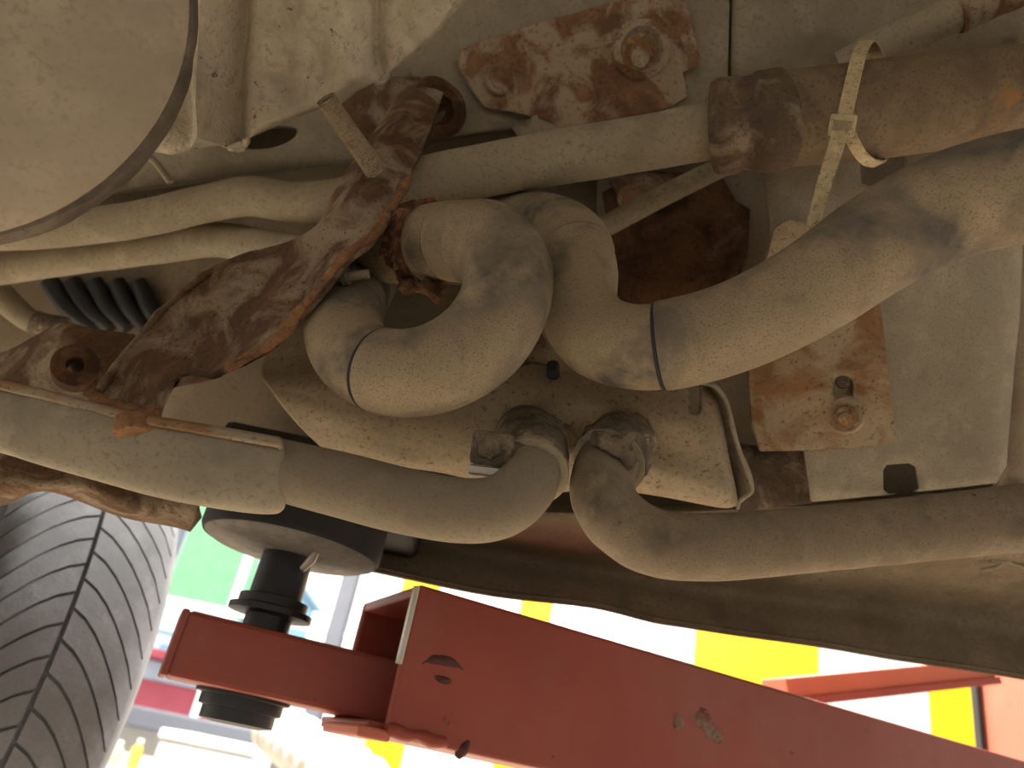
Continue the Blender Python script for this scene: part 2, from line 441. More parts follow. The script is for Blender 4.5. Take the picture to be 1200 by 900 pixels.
# outside the window
struct(wbox('ground', -22, 12, WY + .2, 30, -.3, -.05, 'asphalt'), 'grey yard outside the window')
OY = 9.0
def out_box(name, pxa, pxb, pyt, pyb, Y, mat, label, cat, dep=.6):
    a = onY(pxa, (pyt+pyb)/2, Y); b = onY(pxb, (pyt+pyb)/2, Y)
    zt_ = onY((pxa+pxb)/2, pyt, Y).z; zb_ = max(-.05, onY((pxa+pxb)/2, pyb, Y).z)
    return a.x, b.x, zb_, zt_
t = thing('roadside_kiosk', Vector((onY(190, 800, OY).x, OY, -.05)), 'red and white roadside kiosk outside the workshop window', 'kiosk')
xa, xb = onY(100, 800, OY).x, onY(262, 800, OY).x
z1_, z2_ = onY(190, 800, OY).z, onY(190, 775, OY).z
wbox('counter', xa, xb, OY, OY + 1.2, -.05, z1_, 'outred', t, .02)
wbox('hatch', xa + .1, xb - .15, OY + .05, OY + 1.15, z1_, z2_, 'outwhite', t, .02)
wbox('awning', xa - .05, xb + .05, OY - .25, OY + 1.2, z2_, z2_ + .10, 'outred', t, .02)
OB = 15.0
t = thing('green_building', Vector((onY(215, 700, OB).x, OB, -.05)), 'pale green and white building seen through the window', 'building')
xa, xb = onY(120, 720, OB).x, onY(258, 720, OB).x
za, zc = onY(215, 745, OB).z, onY(215, 705, OB).z
wbox('lower_floor', xa, xb, OB, OB + 1.5, -.05, za, 'outwhite', t, .03)
wbox('band', xa - .05, xb + .05, OB - .1, OB + 1.5, za, zc, 'outwhite', t, .03)
wbox('upper_floor', xa, xb, OB, OB + 1.5, zc, zc + 2.6, 'glassy', t, .03)
for k in range(3):
    wbox('window', xa + .3 + k*.9, xa + .85 + k*.9, OB - .06, OB, za - .75, za - .2, 'outblue', t, .01)
t = thing('blue_building', Vector((onY(300, 700, 17).x, 17, -.05)), 'tall blue grey building behind the lift pad', 'building')
xa, xb = onY(252, 720, 17).x, onY(335, 720, 17).x
wbox('tower', xa, xb, 17, 20, -.05, onY(280, 672, 17).z, 'outblue', t, .03)
wbox('roof', xa - .2, xb + .2, 16.8, 20.2, onY(280, 672, 17).z, onY(280, 672, 17).z + .25, 'outwhite', t, .03)

# ceiling lights: unseen fixtures, added to light the wall and the floor bounce
MT['tube'] = plain('lit_tube', (1, .96, .88), .5, 0, 6.0, (1, .95, .86))
for k, (x, y, lab) in enumerate(((-1.6, 2.2, 'unseen long white batten light on the ceiling by the window'), (1.4, 2.2, 'unseen long white batten light on the ceiling before the yellow panels'))):
    t = thing('unseen_ceiling_light', Vector((x, y, H)), lab, 'ceiling light', 'ceiling battens')
    wbox('housing', x - .65, x + .65, y - .10, y + .10, H - .06, H, 'ceil', t, .01)
    wbox('tube', x - .6, x + .6, y - .03, y + .03, H - .10, H - .06, 'tube', t, .01)
    ld = bpy.data.lights.new('ceiling_batten_offscreen', 'AREA'); ld.shape = 'RECTANGLE'; ld.size = 1.2; ld.size_y = .2
    ld.energy = TUBE_POWER; ld.color = (1, .95, .87)
    lo = bpy.data.objects.new('ceiling_batten_offscreen', ld); COL.objects.link(lo); lo.location = (x, y, H - .12); setparent(lo, t)

# ================================================================== CAR BODY
body = thing('car_underbody', P(700, 300, .8), 'dusty beige underbody of a raised car with rail and sill', 'car')
# floor pan: wide level panel above everything
zp = CAM.z + .72
pan = mesh('floor_pan', [(-2.4, -1.5, zp), (2.2, -1.5, zp), (2.2, .92, zp), (-2.4, .92, zp)], [(0, 1, 2, 3)], 'pan', body, smooth=False, solid=.01)
# sill: lip at the outer edge, flat underside, then up behind the covers
ax = [250, 380, 480, 580, 690, 763, 810, 960, 1050, 1200, 1300, 1450]
ay = [625, 655, 676, 697, 709, 727, 734, 756, 771, 794, 812, 840]
by = [585, 612, 628, 645, 664, 674, 682, 700, 708, 728, 744, 768]
cy = [555, 570, 585, 600, 606, 606, 604, 598, 596, 600, 606, 615]
dy = [v - 14 for v in cy]
rows = [[(x, y + 3, .835) for x, y in zip(ax, ay)], [(x, y - 1, .79) for x, y in zip(ax, ay)], [(x, y, .785) for x, y in zip(ax, ay)], [(x, (y*.55 + b*.45), .815) for x, y, b in zip(ax, ay, by)],
        [(x, b, .84) for x, b in zip(ax, by)], [(x, (b*.5 + c*.5), .765) for x, b, c in zip(ax, by, cy)], [(x, c, .705) for x, c in zip(ax, cy)],
        [(x, d, .73) for x, d in zip(ax, dy)]]
sheet('sill', rows[1:], 'sill', body, nu=5, nv=5, solid=.004, lump=.004, lscale=9)
# outer skin of the sill so it reads as a closed box from outside
v1 = [P(x, y, .80) for x, y in zip(ax, ay)]
vs = []; fs = []
for p in v1: vs += [p, p + Vector((0, .03, .02)), p + Vector((0, .10, .16)), Vector((p.x, p.y + .10, zp))]
for i in range(len(v1)-1):
    for k in range(3): fs.append((i*4+k, i*4+k+1, (i+1)*4+k+1, (i+1)*4+k))
mesh('sill_skin', vs, fs, 'pan', body, solid=.002)

# chassis rail: beige box rail with seam and openings
def raild(x, y): return .70 + (x - 600) * -.00006 + (y - 100) * .00012
rail_out = [(60, 225), (150, 205), (250, 178), (380, 150), (430, 150), (480, 155), (610, 150), (640, 190), (720, 215), (860, 175), (862, -40), (500, -60), (200, 60), (60, 130)]
oval = [(315 + 34*math.cos(a*math.pi/10) , 161 + 13*math.sin(a*math.pi/10) - 6*math.cos(a*math.pi/10)) for a in range(20)]
slot = [(484, 176), (500, 163), (600, 149), (612, 156), (600, 168), (540, 176), (490, 186)]
slab('chassis_rail', [(40, 232), (150, 222), (250, 208), (400, 192), (480, 190), (640, 172), (720, 160), (852, 150), (856, -60), (500, -80), (200, 40), (40, 120)],
     raild, 'rail', body, holes=[oval, slot], solid=.02, step=18, lump=.003)
# box behind the rail, dark inside
slab('rail_inner', [(20, 260), (300, 215), (640, 190), (900, 160), (1300, 120), (1300, -100), (500, -120), (20, 60)], lambda x, y: .79, 'pan', body, solid=.004, step=60)
# second rail section to the right with the seam between
def rail2d(x, y): return raild(x, y) + .003
slab('rail_section', [(858, -60), (858, 88), (900, 98), (1010, 92), (1120, 70), (1260, 40), (1260, -80)], rail2d, 'rail', body, solid=.02, step=18, lump=.002)
# low edge under the rail between plate and pipe (folded tab)
slab('rail_tab', [(600, 150), (640, 128), (668, 142), (655, 172), (620, 178)], lambda x, y: raild(x, y) - .008, 'rail', body, solid=.006)
# raised rib line behind the pipes at left
tube('rail_bead', *path([(165, 178, .69, 4), (182, 190, .69, 4), (200, 214, .69, 4)], 6), 'rail', body, sides=12)

# mounting panel at right, with square hole
def pand(x, y): return .625 + (x - 1050)*.00004 + .00002*(y - 400) + (.02*max(0, (x - 1150)/45)**2)
sq = [(1036, 552), (1040, 545), (1068, 543), (1076, 548), (1079, 572), (1072, 578), (1042, 579), (1036, 574)]
slab('mounting_panel', [(896, 180), (1006, 165), (1010, 215), (1035, 222), (1062, 205), (1060, 160), (1250, 130), (1240, 240), (1198, 285), (1193, 380), (1186, 470), (1180, 545), (1168, 566), (1060, 578), (952, 588), (944, 535), (925, 420), (905, 300)],
     pand, 'panel', body, holes=[sq], solid=.004, step=14, lump=.003, lscale=16)
# dark body behind the panel
slab('inner_panel', [(700, 150), (1300, 90), (1300, 600), (1000, 605), (700, 560)], lambda x, y: .765, 'pan', body, solid=.004, step=60)
slab('inner_panel', [(-700, 60), (480, 160), (480, 560), (330, 560), (200, 535), (172, 440), (-120, 420), (-700, 340)], lambda x, y: .95, 'pan', body, solid=.004, step=60)
slab('inner_panel', [(440, 150), (760, 150), (760, 560), (440, 560)], lambda x, y: .80, 'pan', body, solid=.004, step=60)
# right edge flange of the panel, in shade
slab('side_flange', [(1186, 250), (1270, 240), (1270, 580), (1168, 570), (1182, 540)], lambda x, y: .68 + (x-1180)*.0004, 'pan', body, solid=.004, step=20)

# ================================================================== RUSTY PLATES
# upper peeling plate
def upd(x, y): return raild(x, y) - .008
t = thing('rusty_plate', P(680, 75, .66), 'peeling rusty steel plate bolted to the rail above the thin tube', 'plate')
pl = slab('plate', [(533, 72), (540, 58), (560, 50), (660, 18), (760, -8), (795, -8), (806, 8), (820, 66), (818, 78), (800, 84), (806, 112), (780, 128), (700, 142), (660, 150), (640, 142), (600, 130), (568, 126), (552, 104)],
          upd, 'rust_plate', t, solid=.005, step=11, lump=.003, lscale=45, bevel=.0008)
nrm = toCam(680, 75)
lathe('weld_spot', [(.012, 0), (.0125, .002), (.010, .004), (.007, .0035), (.006, .0045), (0, .005)], P(585, 94, upd(585, 94) - .003), nrm, 'rust_plate', t, sides=28)
lathe('weld_ring', [(.024, 0), (.024, .004), (.018, .006), (.014, .003)], P(752, 58, upd(752, 58) - .003), nrm, 'rust_plate', t, sides=30, lump=.0015)
b = hexbolt(P(750, 62, upd(750, 62) - .008), (nrm + Uc*-.25), .0105, .010, 'bolt', t, washer=1.5)
lathe('stud_end', [(.007, 0), (.007, .016), (.0055, .018)], P(749, 66, upd(749, 66) - .015), (nrm + Uc*-.25), 'stud', b, sides=20)

# right plate with slot and bolt
def rpd(x, y): return pand(x, y) - .007
t = thing('slotted_plate', P(965, 450, .604), 'rust stained plate with slot and bolt on the pale panel', 'plate')
slotR = [(988 + 13*math.cos(a*math.pi/8), 452 + 12*math.sin(a*math.pi/8) + (8 if math.sin(a*math.pi/8) > 0 else 0)) for a in range(16)]
slab('plate', [(908, 268), (922, 258), (960, 262), (1020, 300), (1034, 372), (1048, 495), (1050, 510), (1042, 520), (1000, 524), (940, 528), (892, 529), (882, 500), (878, 440), (884, 360)],
     rpd, 'rust_panel', t, holes=[slotR], solid=.004, step=12, lump=.002, lscale=40, bevel=.0006)
nR = toCam(990, 480)
lathe('inner_stud', [(.006, 0), (.006, .008), (.005, .0095), (0, .0095)], P(988, 447, .629), nR, 'clamp', t, sides=18)
lathe('socket_ring', [(.015, 0), (.0155, .002), (.0135, .004), (.0105, .003)], P(990, 486, rpd(990, 486) - .002), nR, 'rust_panel', t, sides=30, lump=.001)
hexbolt(P(991, 487, rpd(991, 487) - .002), nR + Uc*-.3, .0095, .006, 'bolt', t, washer=1.35, stud=.004)

# dark rusty bracket deep behind the thin tube
t = thing('dark_rusty_bracket', P(800, 270, .72), 'dark rusty folded bracket deep behind the thin tube', 'bracket')
slab('face', [(705, 225), (760, 200), (845, 205), (862, 235), (880, 245), (876, 300), (866, 330), (800, 345), (722, 362), (716, 300)], lambda x, y: .752 - .0001*(y-270), 'rust_dark', t, solid=.006, step=12, lump=.01, lscale=22)
slab('upper_tab', [(715, 212), (752, 200), (790, 205), (780, 238), (735, 245)], lambda x, y: .742, 'rust', t, solid=.005, step=10, lump=.004)
hexbolt(P(738, 232, .737), toCam(738, 232), .008, .006, 'bolt', t)
t = thing('small_rusty_lug', P(630, 400, .58), 'small rusty lug with dark bolt between the two hoses', 'lug')
slab('plate', [(598, 425), (612, 395), (626, 372), (640, 400), (648, 428), (625, 420)], lambda x, y: .592 + max(0, 425 - y)*.0007, 'rust', t, solid=.008, step=8, lump=.006, lscale=50)
lathe('bolt', [(.005, 0), (.005, .012), (.003, .013)], P(648, 428, .588), toCam(648, 428) + Uc*-.8, 'rubber', t, sides=14)

# ================================================================== HEAT SHIELD (upper left) AND SILENCER
def ribs(u, v):
    # pressed ribs running across the shield
    a = math.exp(-((v - .24) / .022)**2) * .016 - math.exp(-((v - .31) / .03)**2) * .022
    b = (math.exp(-((v - .55) / .025)**2) * .010 - math.exp(-((v - .63) / .04)**2) * .018) * (1 - .5*u)
    return -Fw * ((a + b) * min(1, (1 - u) * 6))
t = thing('heat_shield', P(340, 80, .5), 'pale dented heat shield with pressed ribs beside the silencer', 'heat shield')
bot = [(150, 172), (185, 178), (207, 181), (245, 172), (282, 165), (335, 143), (380, 125), (430, 100), (455, 86), (497, 55), (520, 30), (545, 0), (590, -50)]
rows = [[(x*.85 + 60, -120, .475) for x, y in bot], [(x*.93 + 25, y*.2 - 45, .505) for x, y in bot], [(x*.97 + 8, y*.6 - 10, .528) for x, y in bot], [(x, y - 10, .535) for x, y in bot], [(x, y, .545) for x, y in bot]]
sheet('shell', rows, 'shield', t, nu=14, nv=10, solid=.0022, fn=ribs, lump=.006, lscale=28)

mc = P(-133, -48, .37); axis = (toCam(120, 120) + Rc*-.11 + Uc*.22).normalized()
Rm = 338 * .37 / FPX
t = thing('silencer', mc, 'large dusty silencer can with rolled rim seam', 'silencer')
prof = [(0, .030), (Rm*.3, .0285), (Rm*.55, .025), (Rm*.75, .0195), (Rm*.88, .013), (Rm*.955, .006), (Rm*.975, .0015)]
lathe('end_cap', prof, mc, axis, 'can', t, sides=96, ref=Rc, squash=1.0, lump=.0025, lscale=9)
lathe('rim_seam', [(Rm*.95, .004), (Rm*.985, .003), (Rm*1.0, -.002), (Rm*1.0, -.014), (Rm*.985, -.018), (Rm*.94, -.018)], mc, axis, 'can_rim', t, sides=96, ref=Rc, lump=.0012, lscale=60)
lathe('can_wall', [(Rm*.95, -.010), (Rm*.86, -.025), (Rm*.78, -.045), (Rm*.60, -.06), (Rm*.3, -.066)], mc, axis, 'can', t, sides=96, ref=Rc)

# ================================================================== PIPES AND HOSES
# upper tube, sleeve and brown pipe
t = thing('upper_tube', P(650, 188, .6), 'long slim dusty tube with a ridged sleeve and thicker brown pipe', 'pipe')
pts, rad = path([(-320, 268, .80, 20), (-150, 272, .78, 20.5), (20, 272, .76, 21), (150, 259, .735, 21.5), (240, 239, .715, 22), (292, 230, .70, 23), (340, 237, .68, 24), (395, 236, .655, 26), (470, 219, .63, 29), (600, 194, .605, 31), (740, 170, .588, 32), (852, 151, .575, 33.5)], 10)
tube('slim_tube', pts, rad, 'pipe_clean', t, lump=.0008, lscale=30)
pts2, rad2 = path([(838, 150, .577, 52), (846, 149, .575, 56), (862, 147, .573, 55), (868, 146, .573, 52), (880, 145, .572, 53), (887, 144, .571, 57), (905, 142, .569, 57.5), (918, 140, .568, 57), (922, 139, .568, 50)], 1)
tube('sleeve', pts2, rad2, 'rust_grey', t, lump=.0012, lscale=60, caps=True)
pts3, rad3 = path([(905, 141, .570, 54), (960, 136, .570, 55), (1050, 126, .575, 56), (1130, 117, .58, 56), (1220, 107, .59, 56), (1330, 95, .60, 56)], 10)
tube('brown_pipe', pts3, rad3, 'pipe_dark', t, lump=.001, lscale=20)
tube('weld_crust', *path([(828, 153, .577, 35), (836, 152, .576, 38), (846, 151, .575, 40)], 6), 'pipe_rough', t, lump=.004, lscale=90)

# lower tube that feeds the loop hose
t = thing('lower_tube', P(200, 290, .75), 'slim dusty tube running into the loop hose', 'pipe')
ptb, rb = path([(-400, 400, .84, 17), (-220, 358, .82, 17.5), (-60, 326, .835, 18), (60, 306, .81, 19), (170, 291, .78, 20), (245, 281, .755, 20.5), (300, 288, .72, 21), (360, 299, .65, 21), (410, 299, .60, 22), (445, 294, .575, 24), (480, 290, .555, 26)], 10)
tube('slim_tube', ptb, rb, 'pipe_clean', t, lump=.0006)
tube('collar', *path([(414, 300, .597, 24), (422, 299, .59, 28), (452, 293, .57, 30), (466, 291, .565, 30)], 6), 'hose_end', t)
t = thing('thin_rod', P(400, 325, .6), 'thin grey rod under the loop hose inlet', 'rod')
a_, b_ = path([(382, 327, .518, 5), (405, 324, .514, 5.5), (432, 321, .512, 5.5)], 6)
tube('rod', a_, b_, 'pipe_clean', t, sides=16)
lathe('rod_collar', [(.004, -.003), (.0062, -.002), (.0062, .002), (.004, .003)], P(405, 324, .514), a_[8] - a_[4], 'clamp', t, sides=16)

# loop hose
t = thing('loop_hose', P(520, 380, .47), 'thick dusty rubber hose bent into a loop', 'hose')
loop = [(448, 293, .572, 38), (470, 291, .560, 41), (500, 287, .545, 45), (540, 283, .52, 48), (575, 290, .497, 50.5), (594, 318, .480, 51), (590, 358, .468, 51.5), (563, 400, .460, 52), (515, 430, .460, 51), (462, 437, .468, 49.5), (420, 420, .487, 48), (403, 388, .515, 46), (410, 354, .565, 43), (422, 336, .63, 40), (432, 320, .69, 37), (440, 305, .74, 35)]
pl_, rl_ = path(loop, 12)
tube('hose_core', pl_, rl_, 'hose', t, sides=56)
a0, a1 = near(pl_, 560, 284), near(pl_, 447, 434)
p_, r_ = sub(pl_, rl_, a0, a1, add=.0011)
sl = tube('sleeve', p_, [r*.985 for r in r_[:1]] + r_[1:-1] + [r_[-1]*.985], 'hose_weave', t, sides=64)
p_, r_ = sub(pl_, rl_, 0.0, near(pl_, 530, 285), add=.0004); tube('end_cuff', p_, r_, 'hose_end', t, sides=48, lump=.0008)
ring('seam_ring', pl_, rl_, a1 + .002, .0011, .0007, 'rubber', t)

# rotten clamp on the loop hose
t = thing('rusty_hose_clamp', P(490, 290, .55), 'rotten rusty clamp band round the end of the loop hose', 'clamp')
u = near(pl_, 492, 289); p_, r_ = sub(pl_, rl_, u - .020, u + .026, add=.0030)
tube('band', p_, r_, 'rust_clamp', t, sides=72, lump=.006, lscale=110)
for (x, y, d, r, x2, y2) in ((480, 336, .535, 9, 470, 342), (497, 334, .53, 8, 516, 352), (512, 340, .53, 7, 522, 330)):
    p_, r_ = path([(x, y, d, r), ((x+x2)/2, (y+y2)/2 - 2, d - .004, r*1.15), (x2, y2, d - .004, r*.9)], 6); tube('lug', p_, r_, 'rust_clamp', t, sides=14, lump=.003, lscale=120)

# S hose
t = thing('long_hose', P(900, 360, .46), 'long thick dusty hose curving out past the brown pipe', 'hose')
sh = [(545, 272, .675, 36), (590, 267, .645, 39), (635, 269, .605, 41.5), (668, 285, .566, 43), (680, 318, .533, 43.5), (678, 358, .512, 46), (697, 391, .495, 49), (738, 406, .480, 50), (790, 403, .470, 51), (868, 380, .463, 51.5), (950, 338, .455, 54), (1030, 284, .445, 58), (1110, 242, .435, 61), (1195, 220, .425, 64), (1300, 205, .415, 66), (1420, 195, .41, 66)]
ps_, rs_ = path(sh, 12)
tube('hose_core', ps_, rs_, 'hose', t, sides=56)
b0 = near(ps_, 776, 404); p_, r_ = sub(ps_, rs_, b0, 1.0, add=.0012)
tube('sleeve', p_, [r_[0]*.985] + r_[1:], 'hose_weave', t, sides=64)
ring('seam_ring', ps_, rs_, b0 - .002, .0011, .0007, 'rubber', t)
b1 = near(ps_, 682, 298); p_, r_ = sub(ps_, rs_, 0.0, b1, add=.0009); tube('upper_sleeve', p_, r_, 'hose', t, sides=56)

# thin tube deep behind, and pale pipe at top right
t = thing('thin_tube', P(770, 235, .68), 'thin pale tube slanting behind the ridged sleeve', 'pipe')
p_, r_ = path([(640, 300, .675, 13), (700, 270, .67, 13), (770, 233, .665, 12.5), (845, 196, .66, 12), (930, 155, .66, 12)], 8)
tube('tube', p_, r_, 'pipe_clean', t, sides=28)
tube('ferrule', p_[0:9], [r*1.18 for r in r_[0:9]], 'clamp', t, sides=24)
t = thing('pale_pipe', P(1100, 25, .62), 'short pale pipe with rusty flaked end above the zip tie', 'pipe')
p_, r_ = path([(985, 78, .65, 17), (1030, 54, .635, 19), (1080, 33, .625, 21), (1135, 10, .615, 22), (1190, -14, .605, 22), (1250, -42, .60, 22)], 8)
tube('pipe', p_, r_, 'pipe_clean', t, sides=30, lump=.001)
q_, s_ = sub(p_, r_, .56, .82, add=.0006); tube('flaked_band', q_, s_, 'rust_plate', t, sides=30, lump=.0012, lscale=80)

# zip tie
t = thing('zip_tie', P(988, 145, .53), 'dirty tan nylon zip tie round the brown pipe with hanging tail', 'zip tie')
def zp_(lst, n=8):
    w = spline([tuple(P(*q)) for q in lst], n); return [Vector(q) for q in w]
zc_ = P(1000, 130, .574)
def zface(pts): return lambda i: (pts[i] - zc_)
l1 = zp_([(1030, 70, .63), (1018, 50, .585), (1008, 62, .548), (1001, 88, .534), (994, 118, .530), (989, 142, .530)])
ribbon('strap', l1, 16*.55/FPX, .0016, 'zip', t, face=zface(l1))
l2 = zp_([(992, 148, .529), (1000, 166, .531), (1010, 182, .541), (1022, 190, .560), (1034, 184, .60), (1036, 130, .64), (1030, 70, .63)])
ribbon('strap', l2, 13*.55/FPX, .0016, 'zip', t, face=zface(l2))
hc = P(987, 147, .527); f_ = toCam(987, 147)
hd = (P(980, 175, .52) - P(990, 120, .52)).normalized(); hd = (hd - f_*hd.dot(f_)).normalized()
hb = box('head', hc, hd, f_.cross(hd), f_, .0145, .017, .009, 'zip', t, .0015)
box('pawl_slot', hc + f_*.0046, hd, f_.cross(hd), f_, .006, .012, .001, 'stud', hb, .0004)
l3 = zp_([(986, 150, .527), (978, 178, .522), (966, 215, .517), (957, 248, .512), (951, 270, .51), (948, 283, .51)], 11)
ribbon('tail', l3, lambda s: (19 - 6*s - (6 if s > .96 else 0))*.52/FPX, .0014, 'zip', t, face=toCam(965, 215), ridges=.0003)

# ================================================================== RUSTY BRACKET with stud
t = thing('rusty_hanger_bracket', P(300, 350, .52), 'long twisted rusty hanger bracket crossing the tubes', 'bracket')
br = [[(452, 128, .69), (468, 108, .68), (497, 94, .678), (522, 104, .685)],
      [(436, 160, .64), (456, 152, .625), (482, 148, .622), (507, 142, .635)],
      [(400, 208, .58), (424, 196, .565), (458, 202, .56), (480, 206, .565)],
      [(368, 268, .56), (394, 250, .54), (424, 262, .525), (444, 268, .52)],
      [(300, 294, .585), (348, 290, .55), (384, 312, .518), (404, 302, .498)],
      [(236, 322, .575), (292, 330, .55), (338, 364, .512), (360, 352, .487)],
      [(184, 366, .575), (236, 378, .55), (296, 408, .52), (322, 398, .505)],
      [(150, 408, .56), (188, 416, .54), (236, 434, .525), (268, 430, .52)],
      [(126, 438, .545), (152, 446, .53), (192, 448, .52), (214, 440, .52)],
      [(112, 456, .535), (132, 464, .525), (170, 470, .515), (196, 466, .515)],
      [(106, 466, .53), (126, 478, .52), (164, 488, .51), (188, 486, .512)]]
sheet('strap', br, 'rust', t, nu=9, nv=9, solid=.006, lump=.009, lscale=26)
# orange cut edges: right lip and foot
re = [r[3] for r in br[2:8]]
p_, r_ = path([(x - 1, y + 1, d - .001, 5.5) for x, y, d in re], 8); tube('edge', p_, r_, 'rust_edge', t, sides=10, lump=.003, lscale=90)
p_, r_ = path([(x, y - 4, d - .003, 9) for x, y, d in br[10]], 8); tube('foot', p_, r_, 'rust_edge', t, sides=12, lump=.004, lscale=80)
le = [r[0] for r in br[4:10]]
p_, r_ = path([(x + 3, y + 2, d - .003, 5) for x, y, d in le], 8); tube('edge', p_, r_, 'rust', t, sides=10, lump=.002, lscale=90)
# stud: threaded rod with rusty end, its own ridges
p_, r_ = path([(382, 115, .50, 10.5), (398, 140, .51, 10.5), (418, 168, .525, 10.5), (440, 200, .545, 11)], 24)
sd = tube('stud', p_, [r * (1 + (.16 if i % 2 else 0)) for i, r in enumerate(r_)], 'stud', t, sides=20)
tube('stud_tip', p_[0:5], [r*1.12 for r in r_[0:5]], 'rust', sd, sides=16, lump=.001, lscale=200)
# rusty loop behind the upper end
t = thing('rusty_rail_mount', P(450, 130, .66), 'rust stained mount on the rail behind the hanger bracket', 'mount')
slab('flange', [(400, 120), (440, 92), (490, 88), (540, 115), (545, 140), (500, 150), (440, 165), (405, 165)], lambda x, y: raild(x, y) - .010, 'rust', t, solid=.008, step=10, lump=.006, lscale=40)
lathe('ring', [(.020, -.004), (.026, 0), (.026, .012), (.020, .015), (.013, .012), (.012, 0)], P(508, 128, .692), toCam(508, 128) + Rc*.4, 'rust_dark', t, sides=26, closed=True, lump=.003)

# ================================================================== PRESSED SHELL + PIPE (lower left)
t = thing('lower_pipe', P(330, 550, .47), 'dusty bent pipe running from a pressed shell up to a clamp', 'pipe')
secs = [(-110, 418, 498, .47), (0, 449, 530, .465), (60, 463, 548, .46), (150, 486, 573, .455), (230, 500, 590, .455), (290, 510, 602, .455), (318, 515, 604, .457), (328, 517, 600, .459), (332, 520, 592, .461), (333, 530, 578, .466)]
fine = spline(secs, 6); vs = []; fs = []; ns = 40
hdir = (P(330, 517, .46) - P(0, 449, .46)).normalized()
for (x, a, b, d) in fine:
    k1 = .96
    for k in range(ns):
        th = 2*math.pi*k/ns; c, s = math.cos(th), math.sin(th)
        e = .30
        yy = math.copysign(abs(s)**e, s); dd = math.copysign(abs(c)**.32, c)
        cx = x + (a + b)*0
        q = P(cx, (a + b)/2 + yy*(b - a)/2, d + .030 - dd*.030*(1 - .10*abs(yy)))
        q = q + Fw * (noise.noise(q * 15) * .011)
        vs.append(q)
for i in range(len(fine)-1):
    for k in range(ns):
        k2 = (k+1) % ns; fs.append((i*ns+k, i*ns+k2, (i+1)*ns+k2, (i+1)*ns+k))
fs.append(tuple(range(ns))[::-1]); fs.append(tuple((len(fine)-1)*ns + k for k in range(ns)))
mesh('pressed_shell', vs, fs, 'shell', t, autos=60)
fl_ = [[(x, a - 5, d + .012) for x, a, b, d in secs[:9]], [(x, a - 2, d + .003) for x, a, b, d in secs[:9]], [(x, a + 5, d - .0005) for x, a, b, d in secs[:9]]]
sheet('flange', fl_, 'shell_edge', t, nu=4, nv=8, solid=.003, lump=.0015, lscale=60)
bb = lathe('bolt_head', [(.0105, -.004), (.011, .004), (.0095, .006), (0, .0065)], P(156, 499, .457), (Uc*-1.5 + toCam(150, 500)).normalized(), 'rust_edge', t, sides=24, squash=.9)
pe, re_ = path([(285, 540, .488, 34), (330, 551, .482, 36), (400, 568, .475, 38), (470, 586, .468, 38.5), (540, 598, .463, 38), (584, 594, .463, 37.5), (612, 574, .470, 36.5), (622, 552, .485, 36), (624, 533, .51, 34.5), (620, 520, .545, 33), (616, 512, .585, 32)], 12)
tube('bent_pipe', pe, re_, 'pipe', t, sides=48)
t = thing('pipe_clamp', P(620, 520, .5), 'grimy clamp with square bolt block on the lower pipe end', 'clamp', )
u = near(pe, 622, 552); p_, r_ = sub(pe, re_, u, 1.0, add=.0042)
tube('band', p_, r_, 'clamp', t, sides=44, lump=.0015, lscale=70)
p_, r_ = sub(pe, re_, u - .012, u + .008, add=.0048); tube('rim', p_, r_, 'pipe_clean', t, sides=44)
bc = P(577, 526, .478); f_ = toCam(577, 526); sx_ = (Rc*.98 + Uc*-.12).normalized(); sx_ = (sx_ - f_*sx_.dot(f_)).normalized(); sy_ = f_.cross(sx_)
bl = box('bolt_block', bc, sx_, sy_, f_, .026, .021, .020, 'clamp', t, .003)
hexbolt(bc + f_*.009 - sx_*.002, f_ + Uc*.2, .0075, .005, 'clamp', bl, washer=0)
box('ear', bc + sx_*.020 - f_*.004, sx_, sy_, f_, .030, .018, .014, 'clamp', t, .003)
box('clip', bc - sy_*.014 - sx_*.003, sx_, sy_, f_, .020, .006, .016, 'steel_edge', t, .0015)

# right lower pipe
t = thing('right_lower_pipe', P(900, 635, .48), 'scabby bent pipe leaving the clamp to run along the sill', 'pipe')
pf, rf_ = path([(734, 510, .59, 32), (730, 518, .56, 33), (722, 530, .53, 34.5), (708, 552, .50, 36.5), (708, 585, .485, 38.5), (731, 616, .477, 39), (775, 637, .473, 39.5), (850, 640, .473, 39), (1000, 627, .48, 38), (1120, 615, .485, 38.5), (1215, 605, .49, 39), (1340, 593, .50, 39)], 12)
tube('bent_pipe', pf, rf_, 'pipe_rough', t, sides=48, lump=.0006, lscale=60)
tube('end_crust', *[x for x in sub(pf, rf_, 0.0, .05, add=.0015)], 'clamp', t, sides=40, lump=.002, lscale=90)
t = thing('corroded_clamp', P(715, 520, .5), 'corroded clamp with torn ear on the scabby pipe', 'clamp')
u = near(pf, 716, 540); p_, r_ = sub(pf, rf_, max(0, u - .10), u + .008, add=.0036)
tube('band', p_, r_, 'clamp', t, sides=44, lump=.0035, lscale=80)
p_, r_ = sub(pf, rf_, u + .004, u + .016, add=.0038); tube('rim', p_, r_, 'pipe_clean', t, sides=44, lump=.0015, lscale=80)
slab('ear', [(722, 520), (740, 505), (756, 510), (764, 545), (758, 558), (738, 560), (726, 548)], lambda x, y: .487 + .0006*(x-722), 'clamp', t, solid=.012, step=7, lump=.003, lscale=80, bevel=.002)
p_, r_ = path([(694, 512, .487, 7), (712, 517, .482, 10), (730, 528, .48, 9), (742, 545, .483, 7)], 8); tube('crust', p_, r_, 'clamp', t, sides=14, lump=.004, lscale=140)

